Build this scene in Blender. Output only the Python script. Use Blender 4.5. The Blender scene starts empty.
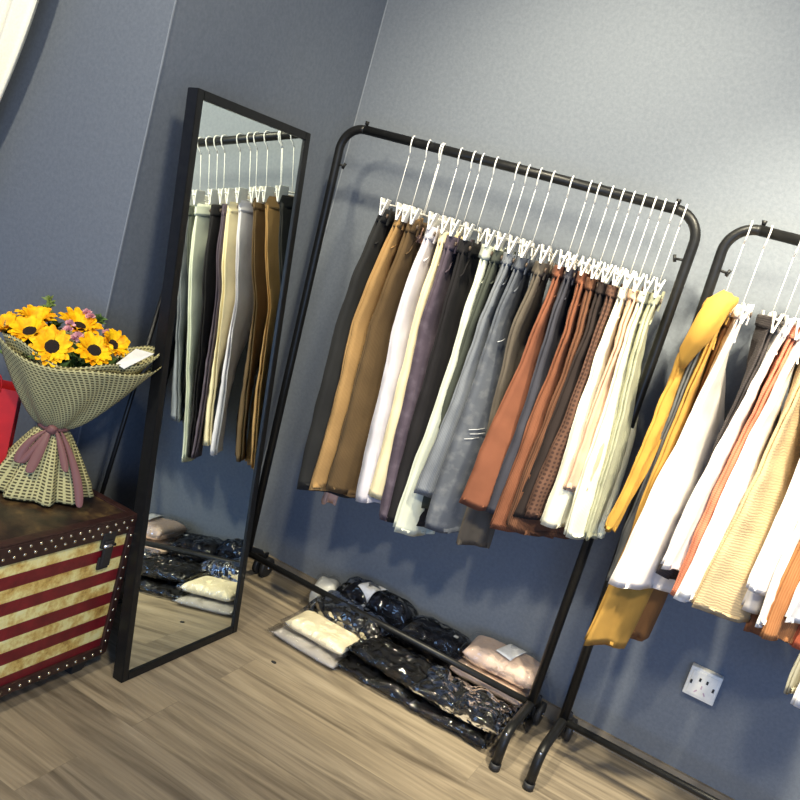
import bpy, bmesh, math, random
from mathutils import Vector, Matrix, noise
random.seed(7)
SC = bpy.context.scene
COL = SC.collection
PI = math.pi

# ---------------------------------------------------------------- camera
H = 1.32
F = 850.0
dn = Vector((-1200, 4000, F)).normalized()
Xc = Vector((1787, 717, -850.0)).normalized()
Zc = -dn
Xc = (Xc - Xc.dot(Zc) * Zc).normalized()
Yc = Zc.cross(Xc)
RW = Matrix((Xc, Yc, Zc))            # camera (x right, y down, z forward) -> world
CAM = Vector((0, 0, H))
cr = RW @ Vector((1, 0, 0)); cd = RW @ Vector((0, 1, 0)); cf = RW @ Vector((0, 0, 1))
camd = bpy.data.cameras.new('camera')
camd.sensor_width = 36; camd.lens = F / 800 * 36; camd.clip_start = 0.05
cam = bpy.data.objects.new('camera', camd); COL.objects.link(cam)
M = Matrix((cr, -cd, -cf)).transposed().to_4x4(); M.translation = CAM
cam.matrix_world = M
SC.camera = cam

# ---------------------------------------------------------------- world, lamps, exposure
SC.view_settings.view_transform = 'Standard'
SC.view_settings.look = 'None'
SC.view_settings.gamma = 1
SC.view_settings.use_curve_mapping = False
SC.view_settings.exposure = 0.0
w = bpy.data.worlds.new('world'); SC.world = w; w.use_nodes = True
w.node_tree.nodes['Background'].inputs[0].default_value = (0.34, 0.52, 1.0, 1)
w.node_tree.nodes['Background'].inputs[1].default_value = 0.46

def spot(name, loc, tgt, power, col, size, blend, rad):
    l = bpy.data.lights.new(name, 'SPOT'); l.energy = power; l.color = col
    l.spot_size = math.radians(size); l.spot_blend = blend; l.shadow_soft_size = rad
    o = bpy.data.objects.new(name, l); COL.objects.link(o); o.location = loc
    o.rotation_euler = (Vector(tgt) - Vector(loc)).to_track_quat('-Z', 'Y').to_euler()
    return o
WARM = (1.0, 0.905, 0.665)
spot('ceiling_or_fill_spot', (-0.75, 1.25, 2.6), (-0.60, 2.5, 1.28), 250, WARM, 84, 1.0, 0.05)
spot('ceiling_or_fill_spot', (0.25, 1.45, 2.60), (0.06, 2.30, 1.10), 430, WARM, 64, 0.9, 0.09)
spot('ceiling_or_fill_spot', (0.3, 0.2, 2.6), (-1.15, 1.5, 0.6), 165, WARM, 140, 0.9, 0.16)  # added fill from the front, warms the pier and floor
spot('ceiling_or_fill_spot', (-1.2, -0.2, 2.5), (-1.9, 1.5, 1.1), 150, WARM, 120, 0.9, 0.08)  # added fill, no real fitting: brightens the pier and curtain
# added blue fill for daylight, aimed low at the wall under the clothes
al = bpy.data.lights.new('low_blue_fill', 'AREA'); al.shape = 'RECTANGLE'; al.size = 2.4; al.size_y = 1.3
al.energy = 56; al.color = (0.34, 0.56, 1.0)
ao = bpy.data.objects.new('low_blue_fill', al); COL.objects.link(ao); ao.location = (1.1, -1.5, 0.85)
ao.rotation_euler = (Vector((-0.3, 2.4, 0.3)) - Vector(ao.location)).to_track_quat('-Z', 'Y').to_euler()

# ---------------------------------------------------------------- helpers
def at_y(px, py, y):
    d = RW @ Vector((px - 400, py - 400, F)); return CAM + d * (y / d.y)

def obj(name, bm, mats, parent=None, smooth=True):
    me = bpy.data.meshes.new(name)
    bmesh.ops.recalc_face_normals(bm, faces=bm.faces)
    bm.to_mesh(me); bm.free()
    if not isinstance(mats, (list, tuple)): mats = [mats]
    for m in mats: me.materials.append(m)
    if smooth:
        for p in me.polygons: p.use_smooth = True
    o = bpy.data.objects.new(name, me); COL.objects.link(o)
    if parent: o.parent = parent
    return o

def tag(o, label=None, cat=None, group=None, kind=None):
    if label: o['label'] = label
    if cat: o['category'] = cat
    if group: o['group'] = group
    if kind: o['kind'] = kind
    return o

def empty(name, loc, label, cat, group=None, rz=0):
    o = bpy.data.objects.new(name, None); COL.objects.link(o)
    o.location = loc; o.rotation_euler = (0, 0, rz); o.empty_display_size = 0.05
    return tag(o, label, cat, group)

def bx(bm, c, s, mat=None, bevel=0.0, mi=0):
    """box centre c, size s"""
    r = bmesh.ops.create_cube(bm, size=1.0)
    vs = r['verts']
    for v in vs: v.co = Vector((v.co.x * s[0], v.co.y * s[1], v.co.z * s[2]))
    if bevel > 0:
        es = list({e for v in vs for e in v.link_edges})
        rr = bmesh.ops.bevel(bm, geom=es, offset=bevel, segments=3, affect='EDGES', profile=0.6)
        vs = list({v for f in rr['faces'] for v in f.verts} | {v for v in vs if v.is_valid})
    for v in vs:
        if mat: v.co = mat @ v.co
        v.co += Vector(c)
    return vs

def tube(bm, pts, r, n=10, cap=True, closed=False):
    """tube along points; r number or list"""
    pts = [Vector(p) for p in pts]; rings = []
    N = len(pts)
    prev = None
    for i, p in enumerate(pts):
        a = pts[max(i - 1, 0)] if not closed else pts[(i - 1) % N]
        b = pts[min(i + 1, N - 1)] if not closed else pts[(i + 1) % N]
        t = (b - a)
        t = t.normalized() if t.length > 1e-9 else Vector((0, 0, 1))
        if prev is None:
            u = t.orthogonal().normalized()
        else:
            u = (prev - prev.dot(t) * t)
            u = u.normalized() if u.length > 1e-6 else t.orthogonal().normalized()
        prev = u; v = t.cross(u)
        rr = r[i] if isinstance(r, (list, tuple)) else r
        rings.append([bm.verts.new(p + (u * math.cos(2 * PI * k / n) + v * math.sin(2 * PI * k / n)) * rr) for k in range(n)])
    M_ = N if closed else N - 1
    for i in range(M_):
        A = rings[i]; B = rings[(i + 1) % N]
        for k in range(n):
            bm.faces.new((A[k], A[(k + 1) % n], B[(k + 1) % n], B[k]))
    if cap and not closed:
        bm.faces.new(rings[0]); bm.faces.new(list(reversed(rings[-1])))

def arc(c, r, a0, a1, u, v, n=8):
    c = Vector(c); u = Vector(u); v = Vector(v)
    return [c + (u * math.cos(a0 + (a1 - a0) * i / n) + v * math.sin(a0 + (a1 - a0) * i / n)) * r for i in range(n + 1)]

def loft(bm, rings, cap0=True, cap1=True, closed=True):
    R = [[bm.verts.new(p) for p in ring] for ring in rings]
    n = len(R[0])
    for i in range(len(R) - 1):
        for k in range(n if closed else n - 1):
            bm.faces.new((R[i][k], R[i][(k + 1) % n], R[i + 1][(k + 1) % n], R[i + 1][k]))
    if cap0: bm.faces.new(R[0])
    if cap1: bm.faces.new(list(reversed(R[-1])))
    return R

# ---------------------------------------------------------------- materials
def newmat(name):
    m = bpy.data.materials.new(name); m.use_nodes = True
    nt = m.node_tree; b = nt.nodes['Principled BSDF']
    return m, nt, b
def nd(nt, t, **kw):
    n = nt.nodes.new(t)
    for k, v in kw.items():
        if k in n.inputs: n.inputs[k].default_value = v
        else: setattr(n, k, v)
    return n
def ramp(nt, fac, stops):
    r = nt.nodes.new('ShaderNodeValToRGB'); nt.links.new(fac, r.inputs[0])
    el = r.color_ramp.elements
    while len(el) < len(stops): el.new(0.5)
    for e, (p, c) in zip(el, stops):
        e.position = p; e.color = (*c, 1) if len(c) == 3 else c
    return r
def bump(nt, b, h, strength, dist=0.002):
    bp = nt.nodes.new('ShaderNodeBump'); bp.inputs['Strength'].default_value = strength
    bp.inputs['Distance'].default_value = dist
    nt.links.new(h, bp.inputs['Height']); nt.links.new(bp.outputs[0], b.inputs['Normal']); return bp
def objco(nt, scale=(1, 1, 1), rot=(0, 0, 0), uv=False):
    tc = nt.nodes.new('ShaderNodeTexCoord'); mp = nt.nodes.new('ShaderNodeMapping')
    mp.inputs['Scale'].default_value = scale; mp.inputs['Rotation'].default_value = rot
    nt.links.new(tc.outputs['UV' if uv else 'Object'], mp.inputs[0]); return mp.outputs[0]

def plain(name, col, rough=0.5, metal=0.0, nz=0.08, scale=40, bstr=0.0, coat=0.0, spec=None):
    m, nt, b = newmat(name)
    n = nd(nt, 'ShaderNodeTexNoise', Scale=scale, Detail=4.0)
    nt.links.new(objco(nt), n.inputs['Vector'])
    lo = tuple(max(0, c * (1 - nz)) for c in col); hi = tuple(min(1, c * (1 + nz)) for c in col)
    r = ramp(nt, n.outputs['Fac'], [(0.3, lo), (0.7, hi)])
    nt.links.new(r.outputs[0], b.inputs['Base Color'])
    b.inputs['Roughness'].default_value = rough; b.inputs['Metallic'].default_value = metal
    if coat: b.inputs['Coat Weight'].default_value = coat
    if spec is not None: b.inputs['Specular IOR Level'].default_value = spec
    if bstr: bump(nt, b, n.outputs['Fac'], bstr)
    return m

def fabric(name, col, style='plain', col2=None, nz=0.16, rough=0.9):
    """cloth: coordinates are UV (u across the panel in m, v down in m)"""
    m, nt, b = newmat(name)
    co = objco(nt, uv=True)
    n1 = nd(nt, 'ShaderNodeTexNoise', Scale=9.0, Detail=5.0); nt.links.new(co, n1.inputs['Vector'])
    n2 = nd(nt, 'ShaderNodeTexNoise', Scale=420.0, Detail=2.0); nt.links.new(co, n2.inputs['Vector'])
    lo = tuple(c * (1 - nz) for c in col); hi = tuple(min(1, c * (1 + nz)) for c in col)
    r = ramp(nt, n1.outputs['Fac'], [(0.3, lo), (0.7, hi)])
    colr = r.outputs[0]; hgt = n2.outputs['Fac']; bs = 0.25; bd = 0.001
    def mix(fac, c2):
        mx = nt.nodes.new('ShaderNodeMix'); mx.data_type = 'RGBA'
        nt.links.new(fac, mx.inputs['Factor']); nt.links.new(colr, mx.inputs[6]); mx.inputs[7].default_value = (*c2, 1)
        return mx.outputs[2]
    def wave(axis, sc, dist=0.0):
        wv = nt.nodes.new('ShaderNodeTexWave'); wv.wave_type = 'BANDS'; wv.bands_direction = axis
        wv.inputs['Scale'].default_value = sc; wv.inputs['Distortion'].default_value = dist
        nt.links.new(co, wv.inputs['Vector']); return wv.outputs['Fac']
    c2 = col2 or tuple(c * 0.5 for c in col)
    if style == 'cord':
        f = wave('X', 75); hgt = f; bs = 0.5; bd = 0.0015
        rr = ramp(nt, f, [(0.0, (.6, .6, .6)), (0.45, (0, 0, 0))]); colr = mix(rr.outputs[0], c2)
    elif style == 'rib':
        f = wave('Y', 60, 1.0); hgt = f; bs = 0.4; bd = 0.0015
        rr = ramp(nt, f, [(0.1, (.5, .5, .5)), (0.5, (0, 0, 0))]); colr = mix(rr.outputs[0], c2)
    elif style == 'knit':
        f = wave('Y', 45, 6.0); hgt = f; bs = 0.25; bd = 0.002
        rr = ramp(nt, f, [(0.1, (0.12, 0.12, 0.12)), (0.7, (0, 0, 0))]); colr = mix(rr.outputs[0], c2)
    elif style == 'check':
        f = wave('X', 26); g = wave('Y', 26)
        mm = nt.nodes.new('ShaderNodeMath'); mm.operation = 'MULTIPLY'
        nt.links.new(f, mm.inputs[0]); nt.links.new(g, mm.inputs[1])
        rr = ramp(nt, mm.outputs[0], [(0.2, (0, 0, 0)), (0.5, (1, 1, 1))]); colr = mix(rr.outputs[0], c2)
    elif style == 'denim':
        n3 = nd(nt, 'ShaderNodeTexNoise', Scale=30.0, Detail=8.0); nt.links.new(co, n3.inputs['Vector'])
        rr = ramp(nt, n3.outputs['Fac'], [(0.5, (0, 0, 0)), (0.75, (1, 1, 1))]); colr = mix(rr.outputs[0], c2)
    nt.links.new(colr, b.inputs['Base Color'])
    b.inputs['Roughness'].default_value = rough
    b.inputs['Specular IOR Level'].default_value = 0.2
    b.inputs['Sheen Weight'].default_value = 0.02
    bump(nt, b, hgt, bs, bd)
    return m

BLACK = plain('black_powder_coat', (0.009, 0.009, 0.009), 0.38, 0.0, 0.2, 60, spec=0.28)
WHITEP = plain('white_plastic', (0.82, 0.80, 0.74), 0.35)
WIRE = plain('white_coated_wire', (0.85, 0.84, 0.80), 0.4)
CHROME = plain('chrome', (0.7, 0.7, 0.7), 0.2, 1.0, 0.05)
RUBBER = plain('black_rubber', (0.015, 0.015, 0.016), 0.55)

# wallpaper: grey blue with a fine fibrous emboss
m, nt, b = newmat('grey_blue_wallpaper'); WALL = m
co = objco(nt)
n1 = nd(nt, 'ShaderNodeTexNoise', Scale=1.2, Detail=3.0); nt.links.new(co, n1.inputs['Vector'])
n2 = nd(nt, 'ShaderNodeTexNoise', Scale=90.0, Detail=6.0, Roughness=0.65); nt.links.new(co, n2.inputs['Vector'])
r1 = ramp(nt, n2.outputs['Fac'], [(0.35, (0.138, 0.155, 0.184)), (0.65, (0.164, 0.184, 0.214))])
nt.links.new(r1.outputs[0], b.inputs['Base Color']); b.inputs['Roughness'].default_value = 0.7
b.inputs['Specular IOR Level'].default_value = 0.25
bump(nt, b, n2.outputs['Fac'], 0.35, 0.002)

# laminate planks running along the back wall (X)
m, nt, b = newmat('oak_laminate'); FLOOR = m
co = objco(nt)
br = nt.nodes.new('ShaderNodeTexBrick'); nt.links.new(co, br.inputs['Vector'])
br.inputs['Scale'].default_value = 1.0; br.inputs['Brick Width'].default_value = 1.1; br.inputs['Row Height'].default_value = 0.165
br.inputs['Mortar Size'].default_value = 0.0008; br.inputs['Mortar Smooth'].default_value = 0.1
br.offset = 0.37; br.inputs['Color1'].default_value = (0, 0, 0, 1); br.inputs['Color2'].default_value = (1, 1, 1, 1); br.inputs['Mortar'].default_value = (0.5, 0.5, 0.5, 1)
sep = nt.nodes.new('ShaderNodeSeparateXYZ'); nt.links.new(co, sep.inputs[0])
# shift grain per plank
cmb = nt.nodes.new('ShaderNodeCombineXYZ')
mu = nt.nodes.new('ShaderNodeMath'); mu.operation = 'MULTIPLY_ADD'; nt.links.new(br.outputs['Color'], mu.inputs[0]); mu.inputs[1].default_value = 13.0
nt.links.new(sep.outputs[0], mu.inputs[2]); nt.links.new(mu.outputs[0], cmb.inputs[0]); nt.links.new(sep.outputs[1], cmb.inputs[1]); nt.links.new(mu.outputs[0], cmb.inputs[2])
mp = nt.nodes.new('ShaderNodeMapping'); nt.links.new(cmb.outputs[0], mp.inputs[0]); mp.inputs['Scale'].default_value = (1.5, 16, 0.6)
g1 = nd(nt, 'ShaderNodeTexNoise', Scale=1.0, Detail=8.0, Roughness=0.6, Distortion=1.6); nt.links.new(mp.outputs[0], g1.inputs['Vector'])
mp2 = nt.nodes.new('ShaderNodeMapping'); nt.links.new(cmb.outputs[0], mp2.inputs[0]); mp2.inputs['Scale'].default_value = (3, 110, 1)
g2 = nd(nt, 'ShaderNodeTexNoise', Scale=1.0, Detail=4.0); nt.links.new(mp2.outputs[0], g2.inputs['Vector'])
rg = ramp(nt, g1.outputs['Fac'], [(0.28, (0.120, 0.095, 0.067)), (0.42, (0.21, 0.172, 0.124)), (0.56, (0.31, 0.255, 0.182)), (0.74, (0.395, 0.332, 0.242))])
mx = nt.nodes.new('ShaderNodeMix'); mx.data_type = 'RGBA'; mx.blend_type = 'MULTIPLY'; mx.inputs['Factor'].default_value = 0.5
r2 = ramp(nt, g2.outputs['Fac'], [(0.3, (0.6, 0.58, 0.55)), (0.65, (1, 1, 1))])
nt.links.new(rg.outputs[0], mx.inputs[6]); nt.links.new(r2.outputs[0], mx.inputs[7])
mx3 = nt.nodes.new('ShaderNodeMix'); mx3.data_type = 'RGBA'; mx3.blend_type = 'MULTIPLY'; mx3.inputs['Factor'].default_value = 1.0
r3 = ramp(nt, br.outputs['Color'], [(0.0, (0.84, 0.84, 0.86)), (1.0, (1.08, 1.06, 1.02))])
nt.links.new(mx.outputs[2], mx3.inputs[6]); nt.links.new(r3.outputs[0], mx3.inputs[7])
mx2 = nt.nodes.new('ShaderNodeMix'); mx2.data_type = 'RGBA'; nt.links.new(br.outputs['Fac'], mx2.inputs['Factor'])
nt.links.new(mx3.outputs[2], mx2.inputs[6]); mx2.inputs[7].default_value = (0.19, 0.155, 0.11, 1)
nt.links.new(mx2.outputs[2], b.inputs['Base Color']); b.inputs['Roughness'].default_value = 0.38
bump(nt, b, g2.outputs['Fac'], 0.15, 0.001)

BASEB = plain('baseboard_wood', (0.20, 0.165, 0.12), 0.5, 0, 0.25, 14)
PALE = plain('pale_caulk', (0.25, 0.27, 0.30), 0.6)
CEIL = plain('white_ceiling_paint', (0.55, 0.56, 0.56), 0.9)

# ---------------------------------------------------------------- the setting
WY = 2.51; LX = -1.585; PY = 1.61
def plate(name, c, s, mat, kind='structure'):
    bm = bmesh.new(); bx(bm, c, s); o = obj(name, bm, mat, None, False); o['kind'] = kind; return o
plate('floor', (0.2, 0.5, -0.05), (6.2, 4.3, 0.1), FLOOR)
plate('wall_back', ((LX + 3.3) / 2, WY + 0.05, 1.4), (3.3 - LX, 0.1, 2.8), WALL)
plate('wall_left', (LX - 0.05, (PY + WY) / 2 + 0.05, 1.4), (0.1, WY - PY + 0.1, 2.8), WALL)
plate('wall_pier', ((-2.9 + LX - 0.1) / 2, PY + 0.05, 1.4), (LX - 0.1 + 2.9, 0.1, 2.8), WALL)
plate('ceiling', (0.2, 1.2, 2.85), (6.2, 2.9, 0.1), CEIL)
plate('baseboard_back', ((LX + 3.3) / 2, WY - 0.006, 0.0225), (3.3 - LX, 0.012, 0.045), BASEB)
plate('baseboard_left', (LX + 0.006, (PY + WY) / 2, 0.0225), (0.012, WY - PY - 0.026, 0.045), BASEB)
plate('baseboard_pier', ((-2.9 + LX) / 2, PY - 0.006, 0.0225), (LX + 2.9, 0.012, 0.045), BASEB)
plate('trim_1', (LX + 0.0006, PY + 0.001, 1.42), (0.003, 0.0036, 2.74), PALE)
plate('trim_2', (LX + 0.0015, WY - 0.0012, 1.42), (0.003, 0.0024, 2.74), PALE)

# wall socket
def socket():
    P = Vector((0.031, WY, 0.30))
    P = (at_y(694, 663, WY) + at_y(713, 702, WY)) / 2
    P.y = WY - 0.014
    r = empty('wall_socket', P, 'square white five-hole wall socket on the blue wall below the clothes', 'socket')
    bm = bmesh.new(); bx(bm, (0, 0.001, 0), (0.088, 0.026, 0.088), None, 0.004); obj('back_plate', bm, WHITEP, r)
    bm = bmesh.new(); bx(bm, (0, -0.0135, 0), (0.070, 0.003, 0.070), None, 0.001); obj('face_plate', bm, WHITEP, r)
    for (x, z, w_, h_, a) in ((-0.010, 0.014, 0.006, 0.010, 0), (0.010, 0.014, 0.006, 0.010, 0),
                              (0.0, -0.006, 0.0035, 0.010, 0), (-0.012, -0.022, 0.0035, 0.010, 0.6), (0.012, -0.022, 0.0035, 0.010, -0.6)):
        bm = bmesh.new(); bx(bm, (x, -0.0155, z), (w_, 0.0015, h_), Matrix.Rotation(a, 3, 'Y')); obj('pin_hole', bm, RUBBER if z > 0 else SLOTP, r, False)
    for x in (-0.031, 0.031):
        bm = bmesh.new(); bx(bm, (x, -0.0155, 0), (0.006, 0.002, 0.012), None, 0.0008); obj('screw_cover', bm, RUBBER, r)
SLOTP = plain('faded_pink_slots', (0.55, 0.38, 0.45), 0.5)
socket()

# ---------------------------------------------------------------- clothes racks
RY = 2.31; RZ = 1.546; RR = 0.0135
def rack(x0t, x0b, x1t, x1b, label, zb=0.115, lean=None):
    root = empty('clothes_rack', ((x0b + x1b) / 2, RY, 0), label, 'clothes rack')
    ox = (x0b + x1b) / 2
    L = lambda x, y, z: Vector((x - ox, y - RY, z))
    R = 0.072
    def post(xt, xb, sgn):
        # upright, bent inwards at the top
        bm = bmesh.new()
        zt = RZ
        d = (xt - xb)
        ptop = L(xt, RY, zt - R)
        pts = [L(xb, RY, zb), L(xb + d * 0.5, RY, (zb + zt - R) / 2), ptop]
        pts += arc(ptop + Vector((sgn * R, 0, 0)), R, 0, PI / 2, (-sgn, 0, 0), (0, 0, 1), 10)[1:]
        tube(bm, pts, RR, 14)
        return bm, pts[-1]
    bm, e0 = post(x0t, x0b, 1); obj('upright', bm, BLACK, root)
    bm, e1 = post(x1t, x1b, -1); obj('upright', bm, BLACK, root)
    bm = bmesh.new(); tube(bm, [e0, (e0 + e1) / 2, e1], RR * 1.02, 14); obj('top_rail', bm, BLACK, root)
    for e, sg in ((e0, 1), (e1, -1)):
        bm = bmesh.new(); tube(bm, [e + Vector((0, 0, RR)), e + Vector((0, 0, RR + 0.012))], [0.005, 0.007], 10)
        obj('knob', bm, BLACK, root)
        # inner peg
        xt = x0t if sg == 1 else x1t
        pz = RZ - R - 0.045
        p = L(xt, RY, pz)
        bm = bmesh.new(); tube(bm, [p, p + Vector((sg * 0.032, -0.002, -0.004))], 0.0035, 8)
        tube(bm, [p + Vector((sg * 0.030, -0.002, -0.012)), p + Vector((sg * 0.036, -0.002, 0.006))], 0.0045, 8)
        obj('peg', bm, BLACK, root)
    # bottom rail
    bm = bmesh.new(); tube(bm, [L(x0b, RY, zb), L(x1b, RY, zb)], 0.0105, 12); obj('bottom_rail', bm, BLACK, root)
    for xb in (x0b, x1b):
        bm = bmesh.new()
        y0 = 2.105; rb = 0.05
        f = [L(xb, RY + 0.105, zb - 0.045), L(xb, RY + 0.08, zb - 0.02), L(xb, RY + 0.03, zb), L(xb, RY, zb), L(xb, y0 + rb + 0.02, zb - 0.002)]
        f += arc(L(xb, y0 + rb, zb - rb), rb, PI / 2, PI, (0, 1, 0), (0, 0, 1), 8)
        f += [L(xb, y0, 0.004)]
        tube(bm, f, 0.0135, 14)
        ft = obj('foot', bm, BLACK, root)
        bm = bmesh.new(); tube(bm, [L(xb, y0, 0.0), L(xb, y0, 0.02)], 0.0155, 14); obj('foot_cap', bm, RUBBER, ft)
        c = L(xb, RY + 0.125, 0.036)
        bm = bmesh.new()
        for s in (-1, 1):
            tube(bm, [c + Vector((s * 0.006, 0, 0)), c + Vector((s * 0.008, 0, 0)), c + Vector((s * 0.022, 0, 0)), c + Vector((s * 0.024, 0, 0))], [0.03, 0.036, 0.036, 0.031], 24)
        wh = obj('wheel', bm, RUBBER, root)
        bm = bmesh.new(); tube(bm, [c - Vector((0.027, 0, 0)), c + Vector((0.027, 0, 0))], 0.006, 10); obj('axle', bm, CHROME, wh)
        bm = bmesh.new(); bx(bm, c + Vector((0, -0.006, 0.020)), (0.010, 0.034, 0.060), None, 0.004); obj('wheel_bracket', bm, BLACK, root)
        bm = bmesh.new(); tube(bm, [L(xb, y0 + rb * 0.25, zb - 0.016) + Vector((0.0, -0.004, 0.0)), L(xb, y0 + rb * 0.25, zb - 0.016) + Vector((0, -0.010, 0.010))], 0.0045, 8); obj('bolt', bm, CHROME, root)
    return root
rack(-1.487, -1.425, -0.378, -0.372, 'black metal clothes rack in the middle holding dark, brown and cream trousers')
rack(-0.306, -0.272, 0.86, 0.86, 'black metal clothes rack cut off at the right edge of the photo')

# ---------------------------------------------------------------- hangers
WZ = 1.352          # height of the clip bar
def hanger(x, label, group, rz=0.0, first=[None]):
    if first[0] is None:
        r = empty('trouser_hanger', (x, RY, RZ), label, 'hanger', group)
        bm = bmesh.new()
        k = 0.0165
        pts = arc((0, 0, 0.001), k, -0.35, PI + 0.2, (0, 1, 0), (0, 0, 1), 12)
        pts += [Vector((0, -0.013, -0.018)), Vector((0, -0.004, -0.028)), Vector((0, 0, -0.04))]
        tube(bm, pts, 0.0021, 8); obj('hook', bm, WIRE, r)
        bm = bmesh.new(); tube(bm, [(0, 0, -0.038), (0, 0, WZ - RZ)], 0.0010, 8); obj('stem', bm, WIRE, r)
        bm = bmesh.new(); tube(bm, [(0, -0.125, WZ - RZ - 0.004), (0, -0.02, WZ - RZ), (0, 0.02, WZ - RZ), (0, 0.125, WZ - RZ - 0.004)], 0.0028, 8); obj('bar', bm, WHITEP, r)
        for s in (-1, 1):
            bm = bmesh.new()
            for t in (-1, 1):
                M3 = Matrix.Rotation(t * 0.18, 3, 'Y')
                bx(bm, (t * 0.0055, s * 0.100, WZ - RZ - 0.012), (0.004, 0.036, 0.050), M3, 0.001)
            c = obj('clip', bm, WHITEP, r)
            bm = bmesh.new(); tube(bm, [(-0.006, s * 0.100, WZ - RZ - 0.008), (0.006, s * 0.100, WZ - RZ - 0.008)], 0.004, 8); obj('spring', bm, CHROME, c)
        r.rotation_euler.z = rz; first[0] = r
        return r
    src = first[0]
    r = src.copy(); COL.objects.link(r); r.location = (x, RY, RZ); r.rotation_euler = (0, 0, rz)
    r['label'] = label; r['group'] = group
    for ch in src.children:
        c = ch.copy(); COL.objects.link(c); c.parent = r
        for g in ch.children:
            d = g.copy(); COL.objects.link(d); d.parent = c
    return r

# ---------------------------------------------------------------- trousers
def sm(t): return t * t * (3 - 2 * t)
def trousers(name, cat, label, mat, T, Lh, mid=None, wt=0.235, wh=0.20, th=0.026, th_h=0.03, ang=48, yh=2.235, yt=2.205,
             folds=0.004, seed=0, group=None, wb_mat=None, button=True, flare=0.0, dl=0.012, a0=101, hx=None, cuff=None):
    """T / Lh: photo position of the front edge at waist and at hem; the cloth hangs between, turning from
    square-on to the rail at the waist to `ang` degrees at the hem."""
    rnd = random.Random(seed * 31 + 5)
    yh = yh - 0.065
    A0 = at_y(T[0], T[1], yt); A1 = at_y(Lh[0], Lh[1], yh)
    A0.z = min(A0.z, WZ + 0.006)
    Am = None
    if mid:
        ym = yt + (yh - yt) * 0.5; Am = at_y(mid[0], mid[1], ym)
    ctr = Vector((A0.x, RY, A1.z))
    root = empty(name, ctr, label, cat, group)
    ph = [rnd.uniform(0, 6.28) for _ in range(6)]
    Hh = A0.z - A1.z
    def frame(t):
        z = A0.z + (A1.z - A0.z) * t
        if Am:
            tm = (A0.z - Am.z) / Hh
            if t < tm: x = A0.x + (Am.x - A0.x) * (t / tm)
            else: x = Am.x + (A1.x - Am.x) * ((t - tm) / (1 - tm))
        else:
            x = A0.x + (A1.x - A0.x) * t
        y = yt + (yh - yt) * t
        y -= 0.010 * math.exp(-((t - 0.22) / 0.12) ** 2)     # seat and crotch bulge
        x += 0.004 * math.sin(t * 9 + ph[0]) * t
        a = math.radians(a0 + (ang - a0) * sm(min(1, t * 1.15)))
        w_ = wt + (wh - wt) * sm(min(1, t * 1.1)) + 0.02 * math.exp(-((t - 0.2) / 0.12) ** 2) + flare * max(0, t - 0.6)
        return Vector((x, y, z)), Vector((math.cos(a), math.sin(a), 0)), w_
    NS = 13; NT = 40
    uvs = {}
    def leg(side, t0, t1, nt_, off0, thick0, thick1, inset=0.0, capin=True):
        rings = []; uvr = []
        for i in range(nt_ + 1):
            t = t0 + (t1 - t0) * i / nt_
            P, D, w_ = frame(t)
            Nn = Vector((D.y, -D.x, 0))                        # to the +X side of the panel
            thk = (thick0 + (thick1 - thick0) * t)
            ring = []; ur = []
            def mean(s):
                return folds * (math.sin(s * 9 + ph[1] + t * 2) * (0.3 + t) + 0.6 * math.sin(s * 17 + ph[2] - t * 3) * t) + 0.004 * noise.noise(Vector((s * 4, t * 9, seed * 3.1)))
            def half(s, sd):
                prof = max(0.0, 1 - abs(2 * s - 1) ** 3.2) ** 0.5
                wr = 0.0022 * noise.noise(Vector((s * 7, t * 26, seed + sd * 7))) * 1.6
                wr += 0.0012 * math.sin(s * 31 + ph[3] + sd) 
                return (thk / 2) * prof * (1 + 0.18 * math.sin(s * 12 + ph[4] + sd)) + wr * prof
            edge = 0.0035 * noise.noise(Vector((t * 11, seed * 1.7, side)))
            for k in range(2 * NS):
                if k < NS: s = k / (NS - 1) * 0.98 + 0.0; sd = 1
                else: s = 0.98 - (k - NS) / (NS - 1) * 0.98 + 0.02; sd = -1
                s = min(max(s, 0), 1)
                base = P + D * ((s * w_) + edge * (1 - s) + inset)
                o_ = off0 * (thk) + mean(s) + sd * half(s, sd)
                q = base + Nn * o_
                q.z += 0.004 * math.sin(s * 6 + ph[5]) * (t > 0.9) 
                ring.append(q - ctr); ur.append((s * w_ + (0.5 if sd < 0 else 0), t * Hh))
            rings.append(ring); uvr.append(ur)
        bm = bmesh.new(); uvl = bm.loops.layers.uv.new('uv')
        if capin:     # turned-in hem
            P, D, w_ = frame(t1)
            last = rings[-1]; c = sum(last, Vector()) / len(last)
            inr = [Vector((c.x + (p.x - c.x) * 0.92, c.y + (p.y - c.y) * 0.92, p.z + 0.002)) for p in last]
            inr2 = [Vector((p.x, p.y, p.z + 0.012)) for p in inr]
            rings += [inr, inr2]; uvr += [uvr[-1], uvr[-1]]
        R = loft(bm, rings, True, True)
        vmap = {}
        for i, rr in enumerate(R):
            for k, v in enumerate(rr): vmap[v] = uvr[i][k]
        for f in bm.faces:
            for l in f.loops: l[uvl].uv = vmap[l.vert]
        return bm
    obj('trouser_leg', leg(1, 0.03, 1.0, NT, 0.27, th * 0.62, th_h * 0.52), mat, root)
    obj('trouser_leg', leg(2, 0.03, 1.0 - dl / Hh * rnd.uniform(-1, 1.2), NT, -0.27, th * 0.62, th_h * 0.52), mat, root)
    wb = obj('waistband', leg(3, 0.0, 0.045, 4, 0.0, th * 1.45, th * 1.45, -0.004), wb_mat or mat, root)
    for s in (0.12, 0.5, 0.85):
        P, D, w_ = frame(0.022); Nn = Vector((D.y, -D.x, 0))
        bm = bmesh.new(); bx(bm, P + D * w_ * s + Nn * (th * 0.72) - ctr, (0.004, 0.010, 0.052), None, 0.001); 
        obj('belt_loop', bm, wb_mat or mat, root)
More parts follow.
